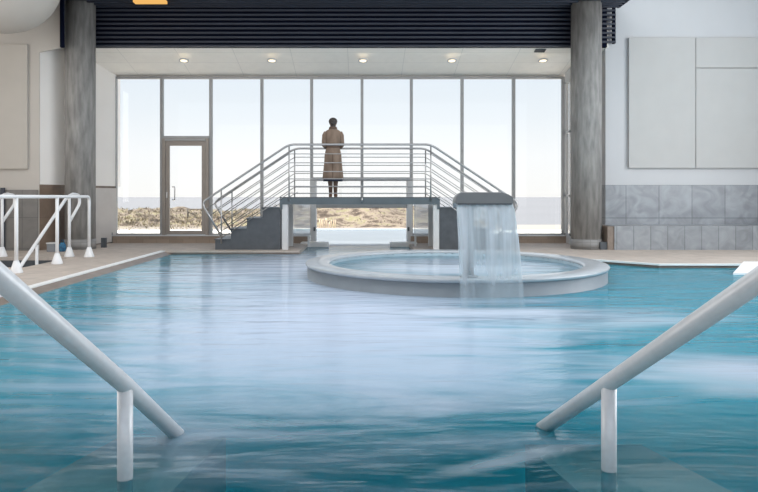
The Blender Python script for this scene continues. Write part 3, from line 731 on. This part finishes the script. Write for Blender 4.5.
def railing(Y, label, front):
    o = thing('bridge_railing', label, 'railing', (0, Y, 1.10), 'railings of the footbridge')
    c0, c1, zt = -1.43, 1.35, 2.13
    sl_ = .665
    e0, e1 = -3.15, 3.08
    ze0 = zt - sl_ * (c0 - e0); ze1 = zt - sl_ * (e1 - c1)
    r0, r1 = -2.76, 2.69; zr0, zr1 = .33, .33
    if not front: r0, r1, zr0, zr1 = -2.76, 2.69, .36, .36
    MB().tube([(r0, Y, zr0), (e0, Y, ze0), (c0, Y, zt), (c1, Y, zt), (e1, Y, ze1), (r1, Y, zr1)], .021, 10, .12).build('handrail', M['steel'], o)
    for hh in (.846, .672, .50, .356, .21, .075):
        d = 1.03 - hh
        def end(e, ze, r, zr, c, s):
            m1 = sl_ * s                       # slope of the bar in x
            m2 = (zr - ze) / (r - e)
            # bar: z = zt-d - sl*|x-c| ; return: z = ze + m2*(x-e)
            sg = -1 if s > 0 else 1            # left: z rises with x
            # z = zt-d + k*(x-c), k=+sl left, -sl right
            k_ = sl_ if e < c else -sl_
            x = (ze - m2 * e - zt + d + k_ * c) / (k_ - m2)
            if e < c: x = min(x, r)
            else: x = max(x, r)
            return x, zt - d + k_ * (x - c)
        xa, za = end(e0, ze0, r0, zr0, c0, 1); xb, zb_ = end(e1, ze1, r1, zr1, c1, -1)
        if za < .42:                       # low bars stop at the stairs
            za2 = max(za, .30); xa = c0 - (zt - d - za2) / sl_; za = za2
            xb = c1 + (zt - d - za2) / sl_; zb_ = za2
        MB().tube([(xa, Y, za), (c0, Y, zt - d), (c1, Y, zt - d), (xb, Y, zb_)], .0085, 8, .05).build('bar', M['steel'], o)
    rise = (1.10 - DZ) / 5
    for x, z0, z1 in ((c0, 1.02, zt), (c1, 1.02, zt), (-2.76, DZ + rise * .6, zt - sl_ * (c0 + 2.76)), (2.69, DZ + rise * .6, zt - sl_ * (2.69 - c1))):
        p_ = MB().tube([(x, Y, z0), (x, Y, z1 - .01)], .014, 8).build('post', M['steel'], o)
        if z0 < .5: MB().bbox(x - .05, x + .05, Y - .035, Y + .02, z0 - .06, z0 + .05, .008).build('bracket', M['alu_white'], p_, True).location = (0, 0, 0)
    return o
railing(BF - .055, 'front steel railing of the footbridge with sloped ends, on the pool side', True)
railing(BB + .055, 'rear steel railing of the footbridge with sloped ends, on the window side', False)

# misted glass screens under the bridge, beside its inner legs
def screen(xa, xb, lab):
    t = thing('glass_screen', lab, 'glass screen', ((xa + xb) / 2, 13.92, DZ), 'misted glass screens under the bridge')
    MB().bbox(xa, xb, 13.915, 13.927, .30, .955, .003).build('pane', M['mist'], t)
    MB().box(xa, xb, 13.90, 13.94, .27, .30).build('bottom_rail', M['alu_white'], t)
    for x in (xa + .03, xb - .03): MB().box(x - .02, x + .02, 13.90, 13.94, DZ, .27).build('foot', M['alu_white'], t)
screen(px(288.5, 0, 13.92).x, px(310, 0, 13.92).x, 'misted glass screen under the left end of the bridge')
screen(px(414, 0, 13.92).x, px(431.5, 0, 13.92).x, 'misted glass screen under the right end of the bridge')

# ------------------------------------------------------------------ round whirlpool tub
TX, TY, TZ = 1.275, 9.25, 0.205
tb = thing('round_whirlpool_tub', 'large round grey tiled whirlpool tub standing in the pool in front of the footbridge', 'whirlpool tub', (TX, TY, -1.2))
MB().lathe([(1.76, -1.19), (2.035, -1.19), (2.035, TZ - .05), (1.76, TZ - .05)], TX, TY, 128, closed=True).build('wall', M['tub'], tb)
MB().lathe([(1.73, TZ - .05), (2.045, TZ - .05), (2.06, TZ - .03), (2.06, TZ - .012), (2.045, TZ), (1.77, TZ), (1.745, TZ - .006), (1.73, TZ - .02)], TX, TY, 128, closed=True).build('rim', M['rim'], tb)
MB().lathe([(0, -0.62), (1.18, -0.62), (1.2, -0.6), (1.2, -0.25), (1.71, -0.25), (1.73, -0.23), (1.73, TZ - .04), (1.78, TZ - .04), (1.78, -0.75), (0, -0.75)], TX, TY, 96).build('basin', M['tub_in'], tb)
twb = MB(); twb.bm.faces.new([twb.bm.verts.new((TX + 1.732 * math.cos(2 * PI * k / 96), TY + 1.732 * math.sin(2 * PI * k / 96), .125)) for k in range(96)])
tw = twb.build('tub_water', M['tub_water'])
for p_ in tw.data.polygons:
    if p_.normal.z < 0: p_.flip()
tag(tw, 'bubbling water filling the round whirlpool tub', 'water', None, 'stuff')

# ------------------------------------------------------------------ waterfall spout
WY = 6.72
wf = thing('waterfall_spout', 'grey metal waterfall spout with a broad rounded hood standing on the tub rim', 'waterfall spout', (px(468.5, 0, 7.38).x, 7.38, .205))
hx0, hx1 = px(455.5, 0, WY).x, px(513.5, 0, WY).x
hz0, hz1 = px(0, 203.5, WY).z, px(0, 192.2, WY).z
# hood: rounded bar swept back and narrowing toward the stalk
b = MB(); secs = []
def hood_ring(y, xa, xb, z0, z1, r):
    pts = []
    for (cx_, cz_, a0_) in ((xb - r * 2.1, z1 - r, 0), (xa + r, z1 - r, 90)):
        for q in range(7):
            a_ = math.radians(a0_ + 90 * q / 6)
            rx = r * 2.1 if a0_ == 0 else r
            pts.append((cx_ + rx * math.cos(a_), cz_ + r * math.sin(a_)))
    pts += [(xa, z0 + .004), (xa + .004, z0), (xb - .004, z0), (xb, z0 + .004)]
    return [b.bm.verts.new((x, y, z)) for x, z in pts]
H = hz1 - hz0
rings = [hood_ring(WY - .02, hx0 + .004, hx1 - .004, hz0 + .002, hz1 - .004, .075),
         hood_ring(WY, hx0, hx1, hz0, hz1, .08),
         hood_ring(WY + .22, hx0 + .01, hx1 - .02, hz0 - .005, hz1 - .003, .08),
         hood_ring(WY + .44, hx0 + .03, hx1 - .14, hz0 - .03, hz1 - .02, .075),
         hood_ring(WY + .62, hx0 + .06, hx1 - .30, hz0 - .05, hz1 - .04, .06)]
for i in range(len(rings) - 1):
    n = len(rings[i])
    for q in range(n): b.bm.faces.new((rings[i][q], rings[i][(q + 1) % n], rings[i + 1][(q + 1) % n], rings[i + 1][q])).smooth = True
b.bm.faces.new(rings[0]); b.bm.faces.new(rings[-1][::-1])
b.build('hood', M['hood'], wf)
sy = 7.38; sxp = px(468.5, 0, sy).x
MB().tube([(sxp, sy, TZ), (sxp, sy, .7), (sxp, sy - .02, .96), (sxp, sy - .16, 1.07)], .058, 16, .1).build('stalk', M['hood'], wf)
MB().lathe([(.10, TZ), (.10, TZ + .02), (.06, TZ + .03)], sxp, sy, 24).build('base_flange', M['hood'], wf)
MB().box(hx0 + .02, hx1 - .02, WY - .012, WY + .1, hz0 - .012, hz0 + .004).build('nozzle_lip', M['slate'], wf)
# the sheet of water
cu = MB(); nu, nv = 48, 26
def cpt(u, v, back):
    z = hz0 - .005 - v * (hz0 + .0)
    xa = hx0 + .012 + (.022) * v; xb = hx1 - .005 + .085 * v ** .8
    yb = WY + .03 - .17 * math.sqrt(v)
    x = xa + (xb - xa) * u
    th = .006 + .004 * math.sin(u * 41) + .016 * (math.exp(-(u / .03) ** 2) + math.exp(-((1 - u) / .03) ** 2))
    y = yb + .008 * math.sin(u * 23 + v * 3) * v + (th if back else -th)
    return (x, y, max(z, -0.01))
G = [[[cu.bm.verts.new(cpt(i / nu, j / nv, bk)) for j in range(nv + 1)] for i in range(nu + 1)] for bk in (0, 1)]
for i in range(nu):
    for j in range(nv):
        for bk in (0, 1):
            cu.bm.faces.new((G[bk][i][j], G[bk][i + 1][j], G[bk][i + 1][j + 1], G[bk][i][j + 1])).smooth = True
for j in range(nv):
    cu.bm.faces.new((G[0][0][j], G[1][0][j], G[1][0][j + 1], G[0][0][j + 1])); cu.bm.faces.new((G[0][nu][j], G[1][nu][j], G[1][nu][j + 1], G[0][nu][j + 1]))
for i in range(nu):
    cu.bm.faces.new((G[0][i][0], G[1][i][0], G[1][i + 1][0], G[0][i + 1][0])); cu.bm.faces.new((G[0][i][nv], G[1][i][nv], G[1][i + 1][nv], G[0][i + 1][nv]))
cw = cu.build('water_curtain', M['curtain'])
tag(cw, 'translucent sheet of water falling from the grey spout into the pool', 'water', None, 'stuff')

# ------------------------------------------------------------------ pool entry: cheek walls, steps, near handrails
def cheek_z(y): return -.15 - .157 * (y - 2.6)
for (x0, x1, ye, nm) in ((-1.50, -.84, 4.07, 'left'), (.955, 1.63, 3.86, 'right')):
    struct('trim_cheek_' + nm, MB().prism_x([(.55, cheek_z(.55)), (ye, cheek_z(ye)), (ye, -1.2), (.55, -1.2)], x0, x1), M['cheek'])
st = MB()
for i in range(7):
    y1_ = 1.5 + .36 * i
    st.box(-.84, .955, .55, y1_, -1.2, -.16 - .15 * i)
struct('trim_entry_steps', st, M['step_tile'])

def pool_rail(post, end, dxdy, slope, label):
    o = thing('pool_handrail', label, 'handrail', (post[0], post[1], cheek_z(post[1])), 'handrails of the pool entry')
    x, y, zj = post
    far = (y - .75)
    pn = (x - dxdy * far, y - far, zj + slope * far)
    MB().tube([pn, (x, y, zj), end], .0335, 20).build('rail', M['tube'], o)
    MB().tube([(x, y, cheek_z(y) - .01), (x, y, zj)], .030, 20).build('post', M['tube'], o)
    MB().lathe([(.055, cheek_z(y) + 0.0), (.055, cheek_z(y) + .012), (.032, cheek_z(y) + .016)], x, y, 24).build('foot_flange', M['tube'], o)
    return o
pool_rail((-.926, 2.58, .365), (-.862, 3.10, -.022), .145, .716, 'thick steel handrail sloping into the water at the left of the pool entry')
pool_rail((.995, 2.66, .350), (.868, 3.185, -.020), -.241, .704, 'thick steel handrail sloping into the water at the right of the pool entry')

# ------------------------------------------------------------------ white railings on the left deck
def cone_foot(o, x, y, z, parent_rel=True):
    MB().lathe([(.085, z), (.085, z + .012), (.033, z + .17), (.03, z + .17)], x, y, 4 if False else 20).build('foot_cover', M['white_paint'], o)
RX = -4.73; RT = 1.105
o = thing('deck_railing', 'white painted railing along the deck edge of the pool on the left', 'railing', (RX, 10, DZ))
MB().tube([(RX, 7.2, RT), (RX, 11.44, RT), (RX, 11.44, DZ)], .026, 12, .08).build('top_rail', M['white_paint'], o)
cone_foot(o, RX, 11.44, DZ)
for y in (10.24, 9.03, 7.8):
    p_ = MB().tube([(RX, y, DZ), (RX, y, RT)], .026, 12).build('post', M['white_paint'], o)
    cone_foot(o, RX, y, DZ)
for x, lab in ((-5.1, 'white stair handrail with a looped top beside the left concrete column'), (-6.27, 'white stair handrail with a looped top before the dark tiled wall at the far left')):
    o = thing('stair_handrail', lab, 'handrail', (x, 11.55, DZ), 'stair handrails on the left deck')
    yp_ = 11.5
    MB().tube([(x, yp_, .66), (x, yp_ + .42, .98), (x, yp_ + .40, 1.13), (x, yp_ + .12, 1.16), (x, yp_ - .12, 1.08), (x, 9.55, -.14), (x, 8.8, -.62)], .026, 12, .10).build('rail', M['white_paint'], o)
    MB().tube([(x, yp_, DZ), (x, yp_, 1.12)], .026, 12).build('post', M['white_paint'], o)
    xs_ = x
    MB().tube([(x, 10.35, -.75), (x, 10.35, .35)], .024, 12).build('post', M['white_paint'], o)
    cone_foot(o, x, yp_, DZ)

# small items left of the column
c = thing('storage_crate', 'small grey plastic crate on the floor against the brown tiled wall', 'crate', (-5.9, 12.6, DZ))
x0 = px(49, 0, 12.6).x; x1 = px(57, 0, 12.6).x
cb = MB(); cb.bbox(x0, x1, 12.5, 12.66, DZ, DZ + .17, .01); cb.build('body', M['grey_crate'], c)
MB().bbox(x0 - .008, x1 + .008, 12.49, 12.67, DZ + .15, DZ + .175, .006).build('rim', M['alu_white'], c)
x0 = px(59.5, 0, 12.6).x; x1 = px(65.5, 0, 12.6).x
bgm = MB().loft([((x0 + x1) / 2, 12.6, DZ, .05, .06), ((x0 + x1) / 2, 12.6, DZ + .05, .066, .075), ((x0 + x1) / 2, 12.6, DZ + .13, .06, .06), ((x0 + x1) / 2, 12.6, DZ + .17, .035, .03)], 20)
bgo = bgm.build('cloth_bag', M['blue_bag']); tag(bgo, 'small dark blue cloth bag on the floor left of the left column', 'bag')
xm = (x0 + x1) / 2
MB().tube([(xm - .03, 12.6, DZ + .16), (xm - .02, 12.6, DZ + .22), (xm + .02, 12.6, DZ + .22), (xm + .03, 12.6, DZ + .16)], .006, 6, .02).build('handle', M['blue_bag'], bgo)

# white wedge fitting at the right pool edge
wd = thing('water_jet_block', 'white sloped block at the right pool edge behind the near handrail', 'jet block', (px(750, 0, 9.6).x, 9.6, 0))
pa = [px(733, 273, 9.3), px(759, 273.5, 9.3), px(766, 261.5, 9.9), px(743.5, 261.5, 9.9)]
bm_ = MB(); top = [bm_.bm.verts.new(p_) for p_ in pa]; bot = [bm_.bm.verts.new((p_.x, p_.y, -1.2)) for p_ in pa]
bm_.bm.faces.new(top); bm_.bm.faces.new(bot[::-1])
for i in range(4): bm_.bm.faces.new((top[i], bot[i], bot[(i + 1) % 4], top[(i + 1) % 4]))
bm_.build('block', M['white_paint'], wd)
MB().box(pa[0].x + .1, pa[1].x - .08, 9.27, 9.30, -.12, -.05).build('jet_slot', M['slate'], wd)

# ------------------------------------------------------------------ person on the bridge
PX_, PY_ = px(333, 0, 13.5).x, 13.5
pe = thing('person', 'person seen from behind in a belted brown coat standing on the footbridge, facing the sea', 'person', (PX_, PY_, 1.10))
def skin_body():
    me = bpy.data.meshes.new('body'); bm2 = bmesh.new()
    V = []; R = []
    def v(p, r): V.append(bm2.verts.new(p)); R.append(r); return len(V) - 1
    bm2.verts.ensure_lookup_table()
    E = []
    pel = v((0, 0, .84), (.135, .10)); sp = v((0, -.01, 1.02), (.115, .085)); ch = v((0, -.01, 1.20), (.135, .10)); ub = v((0, -.005, 1.32), (.10, .075))
    nk = v((0, .005, 1.40), (.046, .048)); hb = v((0, .02, 1.455), (.058, .065)); hm = v((0, .028, 1.525), (.070, .085)); ht = v((0, .022, 1.585), (.048, .055))
    E += [(pel, sp), (sp, ch), (ch, ub), (ub, nk), (nk, hb), (hb, hm), (hm, ht)]
    ns_ = v((0, .118, 1.50), (.010, .011)); E.append((hm, ns_))
    for s in (-1, 1):
        er = v((s * .076, .02, 1.51), (.012, .016)); E.append((hm, er))
        hip = v((s * .085, 0, .78), (.085, .085)); kn = v((s * .062, .005, .46), (.052, .055)); cf = v((s * .055, -.012, .33), (.046, .052)); an = v((s * .048, 0, .075), (.029, .032))
        ft = v((s * .055, .09, .035), (.032, .026)); to = v((s * .06, .16, .025), (.026, .018))
        E += [(pel, hip), (hip, kn), (kn, cf), (cf, an), (an, ft), (ft, to)]
        sh = v((s * .155, -.01, 1.29), (.052, .052)); el_ = v((s * .178, -.02, 1.06), (.040, .040)); wr = v((s * .075, .185, 1.04), (.024, .027))
        pm = v((s * .035, .215, 1.045), (.024, .032))
        E += [(ub, sh), (sh, el_), (el_, wr), (wr, pm)]
        for q in range(4):
            L = (.030, .036, .034, .026)[q]; dz = .026 - .017 * q
            k1 = v((s * .012, .232, 1.045 + dz), (.0085, .0085)); k2 = v((s * (.012 - L * .7), .238 + .004 * s, 1.043 + dz), (.0080, .0080)); k3 = v((s * (.010 - L), .224 + .004 * s, 1.040 + dz), (.0068, .0068))
            E += [(pm, k1), (k1, k2), (k2, k3)]
        t1 = v((s * .04, .205, 1.085), (.0095, .0095)); t2 = v((s * .018, .225, 1.098), (.008, .008)); E += [(pm, t1), (t1, t2)]
    bm2.verts.ensure_lookup_table()
    for a_, b_ in E: bm2.edges.new((V[a_], V[b_]))
    bm2.to_mesh(me); bm2.free()
    o2 = bpy.data.objects.new('body', me); COL.objects.link(o2)
    sm = o2.modifiers.new('skin', 'SKIN'); sm.use_smooth_shade = True
    if not me.skin_vertices: 
        bpy.context.view_layer.objects.active = o2
    for i, r in enumerate(R): me.skin_vertices[0].data[i].radius = r
    for i in range(len(R)): me.skin_vertices[0].data[i].use_root = (i == 0)
    o2.modifiers.new('sub', 'SUBSURF').levels = 1; o2.modifiers['sub'].render_levels = 2
    me.materials.append(M['skin'])
    dg = bpy.context.evaluated_depsgraph_get(); dg.update()
    m3 = bpy.data.meshes.new_from_object(o2.evaluated_get(dg)); m3.name = 'body'
    bpy.data.objects.remove(o2)
    if not m3.materials: m3.materials.append(M['skin'])
    for pl in m3.polygons: pl.use_smooth = True
    o3 = bpy.data.objects.new('body', m3); COL.objects.link(o3); return o3
bd = skin_body(); bd.parent = pe
coat = MB().loft([(0, -.005, 1.415, .060, .058), (0, -.008, 1.385, .085, .070), (0, -.01, 1.345, .150, .090), (0, -.01, 1.30, .180, .105), (0, -.01, 1.20, .172, .122), (0, -.01, 1.10, .150, .118),
      (0, -.005, 1.03, .138, .110), (0, -.005, .98, .146, .116), (0, -.005, .86, .172, .135), (0, 0, .70, .182, .142), (0, 0, .50, .202, .155), (0, .0, .375, .216, .162), (0, 0, .37, .208, .154), (0, 0, .42, .18, .135)], 36).build('coat', M['coat'], pe, True)
for s in (-1, 1):
    MB().tube([(s * .135, -.01, 1.32), (s * .165, -.012, 1.25), (s * .180, -.022, 1.15), (s * .184, -.02, 1.06), (s * .15, .075, 1.03), (s * .075, .185, 1.04)], .06, 14,
              radii=[.052, .060, .050, .048, .044, .036]).build('sleeve', M['coat'], coat, True)
MB().loft([(0, -.005, 1.005, .146, .118), (0, -.005, 1.045, .146, .118)], 36).build('belt', M['coat_seam'], coat, True)
MB().box(-.006, .006, -.165, -.12, .38, .86).build('back_vent', M['coat_seam'], coat, True)
MB().lathe([(.070, 1.385), (.088, 1.38), (.080, 1.425), (.062, 1.44)], 0, 0, 28, closed=True).build('collar', M['coat_seam'], coat, True)
MB().loft([(0, 0, .45, .17, .125), (0, 0, .325, .204, .153), (0, 0, .32, .196, .145)], 32).build('dress_hem', M['dress'], pe, True)
hr = MB()
bmesh.ops.create_icosphere(hr.bm, subdivisions=3, radius=1.0)
for v_ in hr.bm.verts:
    x, y, z = v_.co
    yy = y * .098 + (.0 if y < 0 else -.0)
    v_.co = (x * .089, .012 + (yy if y < 0 else y * .085), 1.548 + z * (.078 if z > 0 else .088))
# keep the face open: pull the front down-facing part inside the head
for v_ in hr.bm.verts:
    if v_.co.y > .045 and v_.co.z < 1.57: v_.co.y = .03
for f_ in hr.bm.faces: f_.smooth = True
hro = hr.build('hair', M['hair'], pe, True)
bn = MB(); bmesh.ops.create_icosphere(bn.bm, subdivisions=2, radius=.036, matrix=Matrix.Translation((0, -.085, 1.50)))
for f_ in bn.bm.faces: f_.smooth = True
bn.build('bun', M['hair'], hro, True)
MB().loft([(0, -.03, 1.40, .034, .028), (0, -.03, 1.48, .06, .045)], 16).build('nape_hair', M['hair'], hro, True)
for s in (-1, 1):
    e_ = MB(); bmesh.ops.create_uvsphere(e_.bm, u_segments=10, v_segments=8, radius=.011, matrix=Matrix.Translation((s * .03, .100, 1.525))); e_.build('eye', M['eye'], pe, True)
MB().loft([(0, .100, 1.462, .020, .008), (0, .103, 1.468, .022, .009), (0, .100, 1.474, .018, .007)], 12).build('mouth', M['lip'], pe, True)
for s in (-1, 1):
    MB().tube([(s * .066, .004, .52), (s * .055, -.010, .34), (s * .050, -.004, .20), (s * .048, 0, .07)], .05, 14, radii=[.058, .054, .042, .036]).build('stocking', M['stocking'], pe, True)
    sh = MB(); sh.tube([(s * .048, -.035, .03), (s * .05, .03, .045), (s * .056, .10, .035), (s * .06, .175, .022)], .03, 12, radii=[.030, .038, .036, .022])
    sh.box(s * .048 - .025, s * .048 + .025, -.06, -.02, 0, .03); sh.box(s * .055 - .03, s * .055 + .03, .0, .17, 0, .012)
    sh.build('shoe', M['shoe'], pe, True)

# ------------------------------------------------------------------ water
pw = MB()
def hole_poly():
    v = [pw.bm.verts.new((x, y, 0)) for x, y in POOL]
    pw.bm.faces.new(v)
hole_poly()
bmesh.ops.triangulate(pw.bm, faces=pw.bm.faces[:])
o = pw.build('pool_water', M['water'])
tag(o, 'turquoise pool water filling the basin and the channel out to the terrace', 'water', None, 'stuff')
for p_ in o.data.polygons:
    if p_.normal.z < 0: p_.flip()
